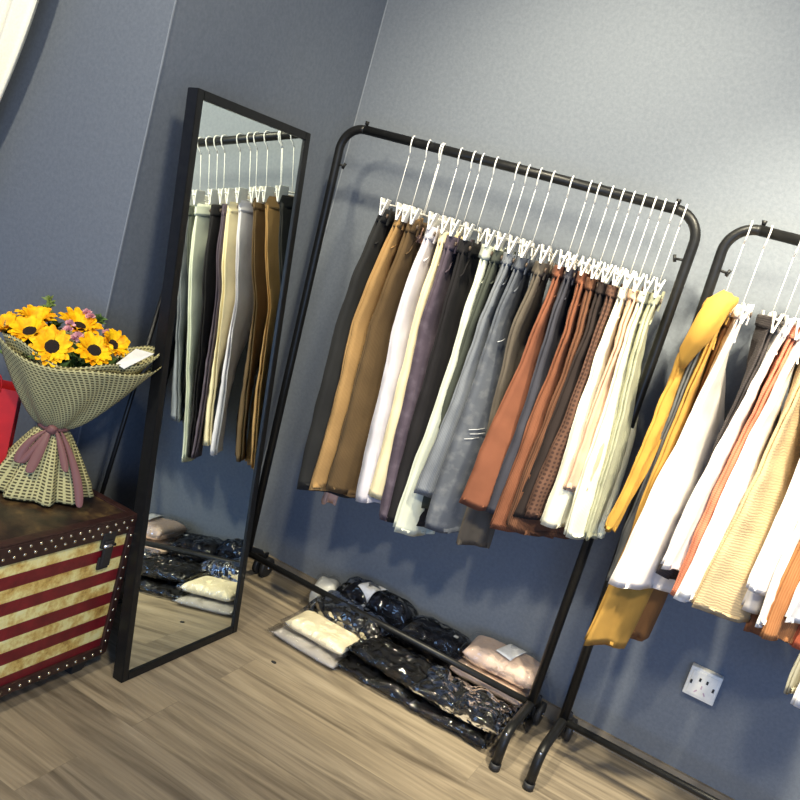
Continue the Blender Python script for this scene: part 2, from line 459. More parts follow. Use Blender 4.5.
    P, D, w_ = frame(0.022); Nn = Vector((D.y, -D.x, 0))
    # pocket welt on the side facing the room
    P2, D2, w2 = frame(0.12)
    bm = bmesh.new(); tube(bm, [frame(0.06)[0] + D * 0.07 + Nn * (th * 0.5) - ctr, frame(0.11)[0] + D * 0.045 + Nn * (th * 0.56) - ctr, P2 + D2 * 0.022 + Nn * (th * 0.5) - ctr], 0.0022, 6)
    obj('pocket_edge', bm, wb_mat or mat, root)
    if button:
        bm = bmesh.new(); c = P + D * 0.012 + Nn * (th * 0.62) - ctr
        tube(bm, [c, c + Nn * 0.004], 0.007, 12); obj('button', bm, BUTTON, root)
    return root, frame, ctr, Hh
BUTTON = plain('horn_button', (0.10, 0.07, 0.05), 0.3)

C = lambda r, g, b: (r, g, b)
def srgb(r, g, b):
    f = lambda c: (c / 255 / 12.92) if c / 255 <= 0.04045 else ((c / 255 + 0.055) / 1.055) ** 2.4
    return (f(r), f(g), f(b))
W1 = [  # name label colour(style) T L extra
 ('trousers', 'charcoal black trousers hanging first at the left end of the middle rack', (srgb(40,40,40), 'plain', None), (383,208), (297,485), dict(mid=(336,325), wt=0.25)),
 ('trousers', 'mustard yellow chinos, a narrow strip beside the charcoal pair at the left', (srgb(172,136,88), 'cord', srgb(140,106,64)), (399,213), (311,486), dict(mid=(352,325))),
 ('trousers', 'wide olive brown corduroy trousers next to the mustard pair', (srgb(98,78,52), 'cord', srgb(76,58,40)), (413,219), (325,489), dict(mid=(371,325), wh=0.21)),
 ('trousers', 'pale lilac white trousers right of the wide olive brown pair', (srgb(205,200,205), 'plain', None), (430,226), (355,500), dict(mid=(393,330), wh=0.18)),
 ('trousers', 'thin cream strip of trousers between the lilac white and the plum grey pairs', (srgb(226,210,170), 'plain', None), (443,231), (369,496), dict(mid=(412,330), wh=0.17)),
 ('jeans', 'plum grey jeans right of the thin cream pair', (srgb(78,68,78), 'denim', srgb(98,88,98)), (451,236), (377,518), dict(mid=(420,330))),
 ('trousers', 'plain black trousers between the plum grey jeans and the long off-white pair', (srgb(32,30,32), 'plain', None), (465,240), (386,520), dict(mid=(437,330))),
 ('trousers', 'long off-white trousers hanging lowest among the dark ones', (srgb(205,208,190), 'plain', None), (487,245), (393,533), dict(mid=(460,330), wh=0.15, ang=62)),
 ('trousers', 'dark moss grey trousers just right of the long off-white pair', (srgb(70,74,66), 'plain', None), (497,250), (410,505), dict(mid=(467,330), yh=2.27)),
 ('trousers', 'light grey ribbed trousers with a slim short leg', (srgb(128,132,138), 'cord', srgb(92,96,102)), (509,253), (416,494), dict(mid=(478,330), wh=0.17, yh=2.23)),
 ('jeans', 'slate grey distressed jeans with pale scratches on the leg', (srgb(84,88,96), 'denim', srgb(112,114,118)), (522,257), (424,527), dict(mid=(491,330), yh=2.20, wh=0.21)),
 ('trousers', 'dark taupe trousers with a wide waistband right of the slate jeans', (srgb(92,84,74), 'plain', None), (541,262), (457,543), dict(mid=(512,330), yh=2.25, wh=0.11)),
 ('trousers', 'rust brown wide-leg trousers with a dark slit at the hem', (srgb(120,74,54), 'plain', None), (560,266), (459,502), dict(mid=(533,330), wh=0.17, yh=2.17, ang=42)),
 ('trousers', 'dark navy grey trousers between two rust brown pairs', (srgb(58,58,66), 'plain', None), (569,268), (488,512), dict(mid=(547,330), yh=2.2)),
 ('trousers', 'rust orange ribbed trousers right of the navy grey pair', (srgb(126,80,58), 'cord', srgb(100,54,32)), (582,272), (490,527), dict(mid=(564,330), yh=2.2)),
 ('trousers', 'brown striped knit trousers with a rolled orange waist', (srgb(108,72,52), 'cord', srgb(54,36,28)), (592,278), (505,529), dict(mid=(578,330), yh=2.2)),
 ('trousers', 'nearly black brown trousers beside the striped knit pair', (srgb(42,34,32), 'plain', None), (602,283), (514,516), dict(mid=(587,330), yh=2.2)),
 ('trousers', 'brown checked trousers left of the cream ones', (srgb(92,66,54), 'check', srgb(60,42,36)), (613,286), (524,515), dict(mid=(597,330), yh=2.2)),
 ('trousers', 'narrow ivory trousers right of the brown checked pair', (srgb(226,220,196), 'plain', None), (624,288), (541,523), dict(mid=(606,330), yh=2.2, wh=0.16)),
 ('trousers', 'dusty pink trousers with a short leg and a white tag at the hem', (srgb(190,158,134), 'plain', None), (634,290), (564,486), dict(mid=(620,330), yh=2.2, wh=0.13)),
 ('trousers', 'ivory velvet trousers, the brightest wide pair near the right post', (srgb(222,220,196), 'cord', srgb(186,184,160)), (645,292), (563,535), dict(mid=(630,330), yh=2.2, wh=0.15, ang=60, wt=0.24)),
 ('trousers', 'sage cream ribbed trousers last against the right post of the middle rack', (srgb(176,176,150), 'cord', srgb(128,130,108)), (656,294), (585,540), dict(mid=(641,330), yh=2.235, wh=0.09, wt=0.20, ang=82)),
]
W2 = [
 ('trousers', 'mustard yellow trousers with a folded top at the left end of the right rack', (srgb(180,136,60), 'plain', None), (721,301), (606,530), dict(mid=(683,358), wh=0.03, wt=0.10, yh=2.2, ang=60, th=0.034, th_h=0.02)),
 ('trousers', 'dark grey trousers showing inside the slit of the mustard pair', (srgb(92,92,90), 'plain', None), (706,330), (604,585), dict(wt=0.16, yh=2.25, wh=0.12)),
 ('trousers', 'long mustard trousers whose hem reaches lowest on the right rack', (srgb(170,130,62), 'plain', None), (726,305), (583,643), dict(yh=2.22, wh=0.14, wt=0.24)),
 ('trousers', 'golden brown trousers peeking out beneath the long white pair', (srgb(128,88,52), 'plain', None), (734,312), (606,632), dict(yt=2.25, yh=2.29, wh=0.15, wt=0.14)),
 ('trousers', 'bright white trousers right of the mustard yellow ones', (srgb(232,222,214), 'plain', None), (747,306), (609,583), dict(yh=2.19, wh=0.20, wt=0.27)),
 ('trousers', 'dark charcoal trousers with ruffled edge between two white pairs', (srgb(66,60,60), 'rib', srgb(44,40,40)), (777,318), (660,572), dict(yh=2.24, wh=0.12)),
 ('trousers', 'narrow white trousers just left of the terracotta strip', (srgb(235,226,220), 'plain', None), (789,323), (658,567), dict(yh=2.19, wh=0.13, mid=(716,450))),
 ('trousers', 'terracotta pink ribbed trousers, a narrow strip among white ones', (srgb(196,124,96), 'rib', srgb(160,92,70)), (800,327), (669,594), dict(yh=2.20, wh=0.12, mid=(736,450))),
 ('trousers', 'wide white trousers in front of the beige knit at the right', (srgb(240,232,224), 'plain', None), (810,330), (676,594), dict(yh=2.18, wh=0.16, mid=(746,450))),
 ('knitted_trousers', 'wide beige knitted trousers hanging lowest above the socket', (srgb(190,166,128), 'knit', srgb(150,126,92)), (826,336), (692,609), dict(yh=2.19, wh=0.22, ang=38, mid=(768,450), th_h=0.034)),
 ('trousers', 'short white trousers right of the beige knitted pair', (srgb(235,228,224), 'plain', None), (850,345), (748,590), dict(yh=2.20, wh=0.12)),
 ('trousers', 'pale grey trousers with a hem just below the short white ones', (srgb(205,198,192), 'plain', None), (858,348), (742,608), dict(yh=2.24, wh=0.12)),
 ('trousers', 'dark brown trousers showing only a small hem under the pale grey pair', (srgb(120,76,50), 'plain', None), (866,350), (747,629), dict(yh=2.28, wh=0.10)),
 ('trousers', 'slim white trousers left of the caramel strip at the right edge', (srgb(235,230,224), 'plain', None), (874,352), (757,622), dict(yh=2.19, wh=0.10)),
 ('trousers', 'caramel brown trousers, a thin bright strip at the right edge', (srgb(170,116,74), 'cord', srgb(150,88,46)), (884,354), (761,637), dict(yh=2.19, wh=0.10)),
 ('trousers', 'white trousers at the right edge above the rust coloured hem', (srgb(235,230,226), 'plain', None), (900,358), (784,620), dict(yh=2.19, wh=0.16)),
 ('trousers', 'rust red trousers cut by the right edge, only the hem showing', (srgb(166,84,58), 'plain', None), (915,362), (791,645), dict(yh=2.24, wh=0.12)),
 ('trousers', 'long beige grey trousers hanging lowest at the right edge', (srgb(176,170,148), 'plain', None), (925,365), (786,690), dict(yh=2.24, wh=0.12)),
 ('trousers', 'long white trousers at the very right edge above the floor', (srgb(230,226,222), 'plain', None), (936,368), (792,706), dict(yh=2.20, wh=0.12)),
]
W1.insert(3, ('trousers', 'pale pink trousers, only the hem showing below the olive brown pair', (srgb(200,160,140), 'plain', None), (414,225), (322,502), dict(mid=(378,330), yt=2.27, yh=2.34, wh=0.05, wt=0.06, a0=90)))
K1 = ['charcoal black trousers', 'mustard yellow chinos', 'wide olive brown trousers', 'pale pink trousers', 'lilac white trousers', 'thin cream trousers', 'plum grey jeans',
      'plain black trousers', 'long off-white trousers', 'moss grey trousers', 'light grey ribbed trousers', 'slate distressed jeans', 'dark taupe trousers',
      'wide rust brown trousers', 'navy grey trousers', 'rust orange ribbed trousers', 'brown striped knit trousers', 'nearly black brown trousers', 'brown checked trousers',
      'narrow ivory trousers', 'dusty pink trousers', 'ivory velvet trousers', 'sage cream trousers by the right post']
K2 = ['folded mustard trousers', None, None, None, 'bright white trousers beside the mustard ones', 'dark charcoal trousers', 'narrow white trousers left of the terracotta pair',
      'terracotta pink trousers', 'wide white trousers', 'beige knitted trousers', 'short white trousers', 'pale grey trousers', 'dark brown trousers', 'slim white trousers',
      'caramel brown trousers', 'white trousers above the rust hem', 'rust red trousers', 'long beige grey trousers', 'long white trousers at the very edge']
info = {}
for i, (nm, lab, (col, st, c2), T, L_, ex) in enumerate(W1 + W2):
    mt = fabric('cloth_%s_%d' % (nm, i), col, st, c2)
    info[i] = trousers(nm, 'jeans' if nm == 'jeans' else 'trousers', lab, mt, T, L_, seed=i, **ex)
    left = i < len(W1)
    key = K1[i] if left else K2[i - len(W1)]
    if key:
        P_, D_, w_ = info[i][1](0.0)
        x = P_.x + D_.x * (RY - P_.y) / D_.y
        if not left: x = max(x, -0.262)
        hanger(x, 'white wire hanger holding the ' + key, 'hangers on the middle rack' if left else 'hangers on the right rack', math.atan2(D_.y, D_.x) - PI / 2)

rt, fr_, ct_, hh_ = info[len(W1)]
bm = bmesh.new(); ps = [at_y(x, y, d) - ct_ for x, y, d in ((727, 300, 2.19), (719, 306, 2.165), (709, 320, 2.15), (699, 336, 2.15), (690, 350, 2.16), (683, 366, 2.17))]
tube(bm, ps, [0.027, 0.029, 0.029, 0.027, 0.021, 0.010], 20)
for v in bm.verts: v.co += Vector((0.004, 0, 0.003)) * noise.noise(v.co * 55) * 2.6
bmesh.ops.subdivide_edges(bm, edges=list(bm.edges), cuts=1, use_grid_fill=True, smooth=0.6)
obj('folded_top', bm, rt.children[0].data.materials[0], rt)
SCR = plain('frayed_white_threads', (0.55, 0.56, 0.58), 0.9)
rj, fj, cj, hj = info[11]
for t, s0, s1 in ((0.62, 0.10, 0.34), (0.635, 0.14, 0.38), (0.655, 0.08, 0.30), (0.30, 0.10, 0.28)):
    P_, D_, w_ = fj(t); N_ = Vector((D_.y, -D_.x, 0))
    bm = bmesh.new(); tube(bm, [P_ + D_ * w_ * s0 + N_ * 0.0165 - cj, P_ + D_ * w_ * (s0 + s1) / 2 + N_ * 0.0185 - cj + Vector((0, 0, 0.004)), P_ + D_ * w_ * s1 + N_ * 0.0165 - cj + Vector((0, 0, 0.010))], 0.0011, 6)
    obj('frayed_threads', bm, SCR, rj)
# white paper tag at the hem of the dusty pink pair
rt, fr_, ct_, hh_ = info[20]
pt = at_y(560, 500, 2.185) - ct_
bm = bmesh.new(); bx(bm, pt, (0.022, 0.0012, 0.034), Matrix.Rotation(0.6, 3, 'Y')); o = obj('price_tag', bm, WHITEP, rt, False); o['label'] = 'small white paper tag'
bm = bmesh.new(); tube(bm, [pt + Vector((0.0, 0, 0.012)), pt + Vector((0.012, 0.008, 0.035)), pt + Vector((0.02, 0.03, 0.05))], 0.0008, 6); obj('tag_string', bm, WIRE, rt)
# scratches on the slate jeans, tag on the pink pair
# ---------------------------------------------------------------- standing mirror
def mirror():
    BL = Vector((-1.2405, 1.588, 0)); yaw = math.radians(88.4); til = math.radians(7.75); Lh, W_ = 1.489, 0.465
    u = Vector((math.cos(yaw), math.sin(yaw), 0)); n = Vector((u.y, -u.x, 0))
    v = -n * math.sin(til) + Vector((0, 0, 1)) * math.cos(til)
    nn = u.cross(v).normalized()      # front normal
    r = empty('standing_mirror', BL, 'tall leaning floor mirror in a thin black frame beside the striped trunk', 'mirror')
    fr = 0.022; dp = 0.034
    def P(a, b_, c): return u * a + v * b_ + nn * c
    def bar(bm, a0, a1, b0, b1, c0, c1):
        vs = [bm.verts.new(P(a, b_, c)) for a in (a0, a1) for b_ in (b0, b1) for c in (c0, c1)]
        for f in ((0, 1, 3, 2), (4, 6, 7, 5), (0, 4, 5, 1), (2, 3, 7, 6), (0, 2, 6, 4), (1, 5, 7, 3)): bm.faces.new([vs[i] for i in f])
    off = 0.0
    for a0, a1, b0, b1 in ((0, fr, 0, Lh), (W_ - fr, W_, 0, Lh), (fr, W_ - fr, Lh - fr, Lh), (fr, W_ - fr, 0, fr)):
        bm = bmesh.new(); bar(bm, a0, a1, b0, b1, -dp, 0.0)
        bmesh.ops.bevel(bm, geom=list(bm.edges), offset=0.0015, segments=2, affect='EDGES')
        obj('frame_bar', bm, BLACK, r, False)
    bm = bmesh.new(); bar(bm, fr, W_ - fr, fr, Lh - fr, -0.012, -0.006)
    g, nt, b = newmat('mirror_glass'); b.inputs['Base Color'].default_value = (0.80, 0.86, 0.83, 1); b.inputs['Metallic'].default_value = 1; b.inputs['Roughness'].default_value = 0.015
    obj('mirror_glass', bm, g, r, False)
    bm = bmesh.new(); bar(bm, fr, W_ - fr, fr, Lh - fr, -0.028, -0.0125); obj('backing_board', bm, RUBBER, r, False)
    # fold-out support behind
    t0 = P(0.02, 1.02, -dp - 0.008); t1 = P(W_ - 0.02, 1.02, -dp - 0.008)
    f0 = Vector((-1.545, 1.66, 0.008)) - BL; f1 = Vector((-1.535, 1.98, 0.008)) - BL
    bm = bmesh.new(); tube(bm, [t0, f0], 0.006, 10); obj('support_leg', bm, BLACK, r)
    bm = bmesh.new(); tube(bm, [t1, f1], 0.006, 10); obj('support_leg', bm, BLACK, r)
    bm = bmesh.new(); tube(bm, [f0, f1], 0.006, 10); obj('support_crossbar', bm, BLACK, r)
    return r
mirror()

# ---------------------------------------------------------------- striped trunk
def trunk():
    x0, x1, y0, y1, z0, z1 = -1.74, -1.322, 0.95, 1.592, 0.05, 0.44
    c = Vector(((x0 + x1) / 2, (y0 + y1) / 2, 0))
    r = empty('storage_trunk', c, 'storage trunk painted in dark red and gold stripes with brass nails, left of the mirror', 'trunk')
    m, nt, b = newmat('red_gold_stripes')
    co = objco(nt); sp = nt.nodes.new('ShaderNodeSeparateXYZ'); nt.links.new(co, sp.inputs[0])
    ma = nt.nodes.new('ShaderNodeMath'); ma.operation = 'SUBTRACT'; ma.inputs[1].default_value = 0.062; nt.links.new(sp.outputs[2], ma.inputs[0])
    md = nt.nodes.new('ShaderNodeMath'); md.operation = 'DIVIDE'; md.inputs[1].default_value = 0.0664; nt.links.new(ma.outputs[0], md.inputs[0])
    fr = nt.nodes.new('ShaderNodeMath'); fr.operation = 'FRACT'; nt.links.new(md.outputs[0], fr.inputs[0])
    gt = nt.nodes.new('ShaderNodeMath'); gt.operation = 'GREATER_THAN'; gt.inputs[1].default_value = 0.5; nt.links.new(fr.outputs[0], gt.inputs[0])
    n1 = nd(nt, 'ShaderNodeTexNoise', Scale=14.0, Detail=8.0, Roughness=0.7); nt.links.new(co, n1.inputs['Vector'])
    gold = ramp(nt, n1.outputs['Fac'], [(0.32, srgb(140, 92, 40)), (0.43, srgb(214, 176, 92)), (0.54, srgb(244, 228, 150)), (0.70, srgb(250, 242, 190))])
    red = ramp(nt, n1.outputs['Fac'], [(0.3, srgb(88, 18, 24)), (0.7, srgb(140, 32, 38))])
    mx = nt.nodes.new('ShaderNodeMix'); mx.data_type = 'RGBA'
    nt.links.new(gt.outputs[0], mx.inputs['Factor']); nt.links.new(red.outputs[0], mx.inputs[6]); nt.links.new(gold.outputs[0], mx.inputs[7])
    nt.links.new(mx.outputs[2], b.inputs['Base Color']); b.inputs['Roughness'].default_value = 0.42
    STR = m
    m, nt, b = newmat('aged_brown_leather_top')
    co = objco(nt); n1 = nd(nt, 'ShaderNodeTexNoise', Scale=11.0, Detail=6.0, Roughness=0.6); nt.links.new(co, n1.inputs['Vector'])
    rr = ramp(nt, n1.outputs['Fac'], [(0.42, srgb(34, 27, 23)), (0.56, srgb(66, 50, 36)), (0.70, srgb(116, 94, 58))])
    nt.links.new(rr.outputs[0], b.inputs['Base Color']); b.inputs['Roughness'].default_value = 0.35
    bump(nt, b, n1.outputs['Fac'], 0.3, 0.003); TOP = m
    LEA = plain('dark_oxblood_leather', srgb(50, 28, 24), 0.45, 0, 0.3, 50, 0.2)
    BRASS = plain('brass_nail', (0.80, 0.70, 0.50), 0.25, 1.0)
    def B(name, a, b_, m, bev=0.003, par=r):
        bm = bmesh.new(); a = Vector(a) - c; b_ = Vector(b_) - c
        bx(bm, (a + b_) / 2, [abs(b_[i] - a[i]) for i in range(3)], None, bev); return obj(name, bm, m, par)
    B('body', (x0, y0, z0), (x1 - 0.004, y1 - 0.003, z1 - 0.046), STR)
    B('lid', (x0, y0, z1 - 0.044), (x1 - 0.002, y1 - 0.002, z1), TOP, 0.006)
    tb = B('lid_band', (x1 - 0.006, y0, z1 - 0.046), (x1 + 0.003, y1, z1 - 0.002), LEA, 0.002)
    sb = B('side_band', (x0, y1 - 0.006, z1 - 0.046), (x1, y1 + 0.004, z1 - 0.002), LEA, 0.002)
    bb = B('bottom_band', (x1 - 0.006, y0, z0 - 0.004), (x1 + 0.003, y1, z0 + 0.022), LEA, 0.002)
    cb = B('corner_band', (x1 - 0.006, y1 - 0.018, z0), (x1 + 0.004, y1 + 0.003, z1 - 0.03), LEA, 0.002)
    B('corner_band', (x1 - 0.03, y1 - 0.004, z0), (x1 + 0.002, y1 + 0.005, z1 - 0.03), LEA, 0.002)
    B('top_edging', (x1 - 0.022, y0, z1 - 0.002), (x1 + 0.002, y1, z1 + 0.003), LEA, 0.0015)
    B('top_edging', (x0, y1 - 0.02, z1 - 0.002), (x1 - 0.02, y1 + 0.002, z1 + 0.003), LEA, 0.0015)
    stud0 = [None]
    def stud(y, z):
        if stud0[0] is None:
            bm = bmesh.new(); bmesh.ops.create_uvsphere(bm, u_segments=10, v_segments=6, radius=0.0042)
            for v in bm.verts: v.co.x *= 0.6
            stud0[0] = o = obj('stud', bm, BRASS, r)
        else:
            o = stud0[0].copy(); COL.objects.link(o); o.parent = r
        o.location = Vector((x1 + 0.0035, y, z)) - c
    ns = 23
    for k in range(ns):
        y = y1 - 0.016 - k * 0.0275
        stud(y, z1 - 0.012); stud(y - 0.012, z1 - 0.030)
        stud(y, z0 + 0.008)
    for k in range(11): stud(y1 - 0.008, z0 + 0.036 + k * 0.030)
    # latch
    ly = 1.508
    la = B('latch', (x1 - 0.002, ly - 0.020, z1 - 0.070), (x1 + 0.006, ly + 0.020, z1 - 0.030), RUBBER, 0.002)
    B('hasp', (x1 + 0.004, ly - 0.014, z1 - 0.118), (x1 + 0.011, ly + 0.014, z1 - 0.050), RUBBER, 0.002, la)
    bm = bmesh.new(); p = Vector((x1 + 0.010, ly, z1 - 0.062)) - c; tube(bm, [p + Vector((0, -0.018, 0)), p + Vector((0, 0.018, 0))], 0.0045, 10); obj('latch_pin', bm, CHROME, la)
    B('catch_plate', (x1 - 0.002, ly - 0.017, z1 - 0.128), (x1 + 0.005, ly + 0.017, z1 - 0.095), RUBBER, 0.002, la)
    for fx in (x0 + 0.04, x1 - 0.04):
        for fy in (y0 + 0.05, y1 - 0.06):
            bm = bmesh.new(); q = Vector((fx, fy, 0)) - c
            loft(bm, [[q + Vector((sx * s, sy * s, z)) for sx, sy in ((-1, -1), (1, -1), (1, 1), (-1, 1))] for s, z in ((0.018, 0), (0.02, 0.008), (0.026, 0.04), (0.028, 0.052))])
            obj('foot', bm, RUBBER, r, False)
    return r
trunk()

# ---------------------------------------------------------------- sunflower bouquet
def bouquet():
    base = Vector((-1.520, 1.458, 0.446))
    r = empty('sunflower_bouquet', base, 'sunflower bouquet in checked woven wrap with a mauve ribbon, standing on the striped trunk', 'bouquet', None, math.radians(42))
    m, nt, b = newmat('checked_woven_wrap')
    co = objco(nt, uv=True)
    br = nt.nodes.new('ShaderNodeTexBrick'); nt.links.new(co, br.inputs['Vector'])
    br.inputs['Scale'].default_value = 1.0; br.inputs['Brick Width'].default_value = 0.0105; br.inputs['Row Height'].default_value = 0.0085
    br.inputs['Mortar Size'].default_value = 0.0024; br.inputs['Mortar Smooth'].default_value = 0.4; br.offset = 0.0
    br.inputs['Color1'].default_value = (*srgb(84, 76, 46), 1); br.inputs['Color2'].default_value = (*srgb(66, 60, 38), 1); br.inputs['Mortar'].default_value = (*srgb(190, 182, 130), 1)
    n1 = nd(nt, 'ShaderNodeTexNoise', Scale=30.0); nt.links.new(co, n1.inputs['Vector'])
    nt.links.new(br.outputs['Color'], b.inputs['Base Color']); b.inputs['Roughness'].default_value = 0.85
    bump(nt, b, br.outputs['Fac'], 0.4, 0.001); WRAP = m
    def sheet(rows, m_, name, thick=0.0014, wrapn=True):
        bm = bmesh.new(); uvl = bm.loops.layers.uv.new('uv')
        R = [[bm.verts.new(p[0]) for p in row] for row in rows]
        n = len(R[0])
        for i in range(len(R) - 1):
            for k in range(n - 1):
                f = bm.faces.new((R[i][k], R[i][k + 1], R[i + 1][k + 1], R[i + 1][k]))
                for l, (a, b_) in zip(f.loops, ((i, k), (i, k + 1), (i + 1, k + 1), (i + 1, k))): l[uvl].uv = rows[a][b_][1]
        o = obj(name, bm, m_, r)
        s = o.modifiers.new('thickness', 'SOLIDIFY'); s.thickness = thick
        return o
    TZ = 0.172         # tie height above the trunk top
    def rnd(a, b_, s): return noise.noise(Vector((a * 1.7, b_ * 1.7, s)))
    # lower skirt: gathered at the tie, spreading to the trunk top
    rows = []
    for i in range(19):
        t = i / 18; row = []
        for k in range(97):
            a = 2 * PI * k / 96
            z = TZ * (1 - t) + 0.003
            rad = 0.022 + (0.084) * t ** 0.8
            rad *= 1 + (0.13 * math.sin(a * 9 + 0.5) + 0.06 * math.sin(a * 14)) * (0.4 + 0.6 * t) * (1 if t < 0.85 else 0.8)
            ex = 1.0 + 0.12 * abs(math.cos(a))
            row.append((Vector((rad * math.cos(a) * ex - 0.008 * t, rad * math.sin(a) * 0.85, z)), (a * 0.085, t * 0.2)))
        rows.append(row)
    sheet(rows, WRAP, 'wrap_skirt')
    # upper cone; angle 0 = right, -90deg = toward the room
    def rim(a):
        # radius and height of the rim
        ca, sa = math.cos(a), math.sin(a)
        R_ = 0.165 + 0.008 * ca + 0.022 * max(0, ca) ** 8
        front = max(0, -sa); back = max(0, sa)
        Z_ = 0.198 - 0.012 * front + 0.012 * back + 0.028 * max(0, ca) ** 3 + 0.02 * max(0, -ca)
        return R_, Z_
    rows = []
    for i in range(25):
        t = i / 24; row = []
        for k in range(121):
            a = 2 * PI * k / 120
            R_, Z_ = rim(a)
            rad = 0.024 + (R_ - 0.024) * (t ** 0.86)
            rad *= 1 + 0.16 * (1 - t) * math.sin(a * 9) + 0.035 * t * math.sin(a * 5 + 1) + 0.02 * rnd(a, t * 3, 2)
            z = TZ + Z_ * (t ** 1.12) + 0.010 * t * math.sin(a * 5 + 0.4)
            row.append((Vector((rad * math.cos(a), rad * math.sin(a) * 0.72, z)), (a * 0.17, t * 0.26)))
        rows.append(row)
    sheet(rows, WRAP, 'wrap_cone')
    # overlapping front flap, its corner pointing right
    rows = []
    for i in range(17):
        t = i / 16; row = []
        for k in range(41):
            s = k / 40
            a = math.radians(-150 + 165 * s)
            R_, Z_ = rim(a)
            rad = (0.028 + (R_ - 0.024) * (t ** 0.84)) * 1.05 * (1 + 0.10 * (1 - t) * math.sin(a * 9)) + 0.004
            z = TZ + (Z_ * 0.95) * (t ** 1.12) - 0.012 * t * (s ** 4) + 0.008 * t * math.sin(a * 4)
            row.append((Vector((rad * math.cos(a), rad * math.sin(a) * 0.74, z)), (s * 0.42 + 0.1 * t, t * 0.26)))
        rows.append(row)
    sheet(rows, WRAP, 'wrap_flap')
    # ribbon
    RIB = fabric('mauve_satin_ribbon', srgb(122, 84, 82), 'plain', None, 0.3, 0.4)
    bm = bmesh.new(); pts = [Vector((0.030 * math.cos(2 * PI * k / 24), 0.028 * math.sin(2 * PI * k / 24), TZ)) for k in range(24)]
    tube(bm, pts, 0.009, 10, closed=True); obj('ribbon_band', bm, RIB, r)
    def strip(name, pts, wd):
        bm = bmesh.new()
        prev = None
        for i, p in enumerate(pts):
            p = Vector(p); w2 = wd[i] / 2
            mid = bm.verts.new(p + Vector((0, -0.004, 0))); a = bm.verts.new(p + Vector((-w2, 0, 0))); b_ = bm.verts.new(p + Vector((w2, 0.001, 0)))
            if prev:
                bm.faces.new((prev[0], a, mid, prev[1])); bm.faces.new((prev[1], mid, b_, prev[2]))
            prev = (a, mid, b_)
        o = obj(name, bm, RIB, r); s = o.modifiers.new('t', 'SOLIDIFY'); s.thickness = 0.0012
        s2 = o.modifiers.new('s', 'SUBSURF'); s2.levels = 2; s2.render_levels = 2
        return o
    # tails and loops
    strip('ribbon_tail', [(-0.004, -0.034, TZ), (-0.010, -0.052, TZ - 0.03), (-0.020, -0.070, TZ - 0.07), (-0.026, -0.085, TZ - 0.10)], [0.010, 0.022, 0.026, 0.024])
    strip('ribbon_tail', [(0.010, -0.034, TZ), (0.028, -0.050, TZ - 0.03), (0.046, -0.066, TZ - 0.07), (0.052, -0.074, TZ - 0.085)], [0.010, 0.018, 0.022, 0.014])
    strip('ribbon_tail', [(0.020, -0.030, TZ), (0.060, -0.046, TZ - 0.06), (0.090, -0.070, TZ - 0.12), (0.100, -0.086, TZ - 0.165)], [0.010, 0.020, 0.024, 0.020])
    strip('ribbon_loop', [(-0.006, -0.034, TZ), (-0.040, -0.052, TZ - 0.025), (-0.060, -0.064, TZ - 0.075), (-0.052, -0.070, TZ - 0.095), (-0.03, -0.058, TZ - 0.05), (-0.006, -0.036, TZ - 0.004)], [0.010, 0.02, 0.024, 0.02, 0.018, 0.010])
    bm = bmesh.new(); bmesh.ops.create_uvsphere(bm, u_segments=14, v_segments=10, radius=0.013)
    for v in bm.verts: v.co += Vector((0, -0.034, TZ)) + Vector((0.002 * math.sin(v.co.z * 400), 0, 0))
    obj('ribbon_knot', bm, RIB, r)
    # stems inside
    STEM = plain('green_stem', srgb(70, 92, 40), 0.6)
    LEAF = plain('leaf_green', srgb(84, 110, 50), 0.55, 0, 0.35, 30)
    # foliage bed filling the mouth of the cone (dense leaves)
    def leafset(name, spots, L_, W_, m_, up=0.5, tilt=0.6, nleaf=7):
        bm = bmesh.new()
        rd = random.Random(len(name) + len(spots))
        for (x, y, z) in spots:
            for q in range(nleaf):
                a = rd.uniform(0, 2 * PI); el = rd.uniform(up - tilt, up + tilt)
                d = Vector((math.cos(a) * math.cos(el), math.sin(a) * math.cos(el), math.sin(el)))
                sd = d.orthogonal().normalized(); l = L_ * rd.uniform(0.7, 1.2); w_ = W_ * rd.uniform(0.7, 1.2)
                p0 = Vector((x, y, z)); nrm = d.cross(sd)
                vs = [bm.verts.new(p0), bm.verts.new(p0 + d * l * 0.45 + sd * w_ / 2), bm.verts.new(p0 + d * l - nrm * l * 0.15), bm.verts.new(p0 + d * l * 0.45 - sd * w_ / 2), bm.verts.new(p0 + d * l * 0.45 - nrm * w_ * 0.2)]
                for f in ((0, 1, 4), (1, 2, 4), (2, 3, 4), (3, 0, 4)): bm.faces.new([vs[i] for i in f])
        return obj(name, bm, m_, r, False)
    rd = random.Random(4)
    spots = []
    for k in range(60):
        a = rd.uniform(0, 2 * PI); q = rd.uniform(0, 1) ** 0.5
        spots.append((q * 0.135 * math.cos(a), q * 0.095 * math.sin(a), TZ + 0.165 + rd.uniform(-0.01, 0.012)))
    o = leafset('foliage', spots, 0.035, 0.018, LEAF, 0.5, 0.6, 8); o['kind'] = 'stuff'
    LIGHTG = plain('lime_green_sprig', srgb(130, 150, 70), 0.6, 0, 0.3, 40)
    Rz = Matrix.Rotation(math.radians(42), 3, 'Z'); ey = Rz @ Vector((0, 1, 0))
    def loc(px, py, ly):          # a spot inside the bouquet: depth ly in front of (-) or behind (+) its stem line
        d = RW @ Vector((px - 400, py - 400, F))
        t = (base + ey * ly - CAM).dot(ey) / d.dot(ey)
        return Rz.transposed() @ (CAM + d * t - base)
    leafset('green_sprig', [loc(48 + k * 0.2, 322 - 2.6 * k, 0.06) for k in range(9)], 0.020, 0.009, LIGHTG, 0.7, 0.6, 6)
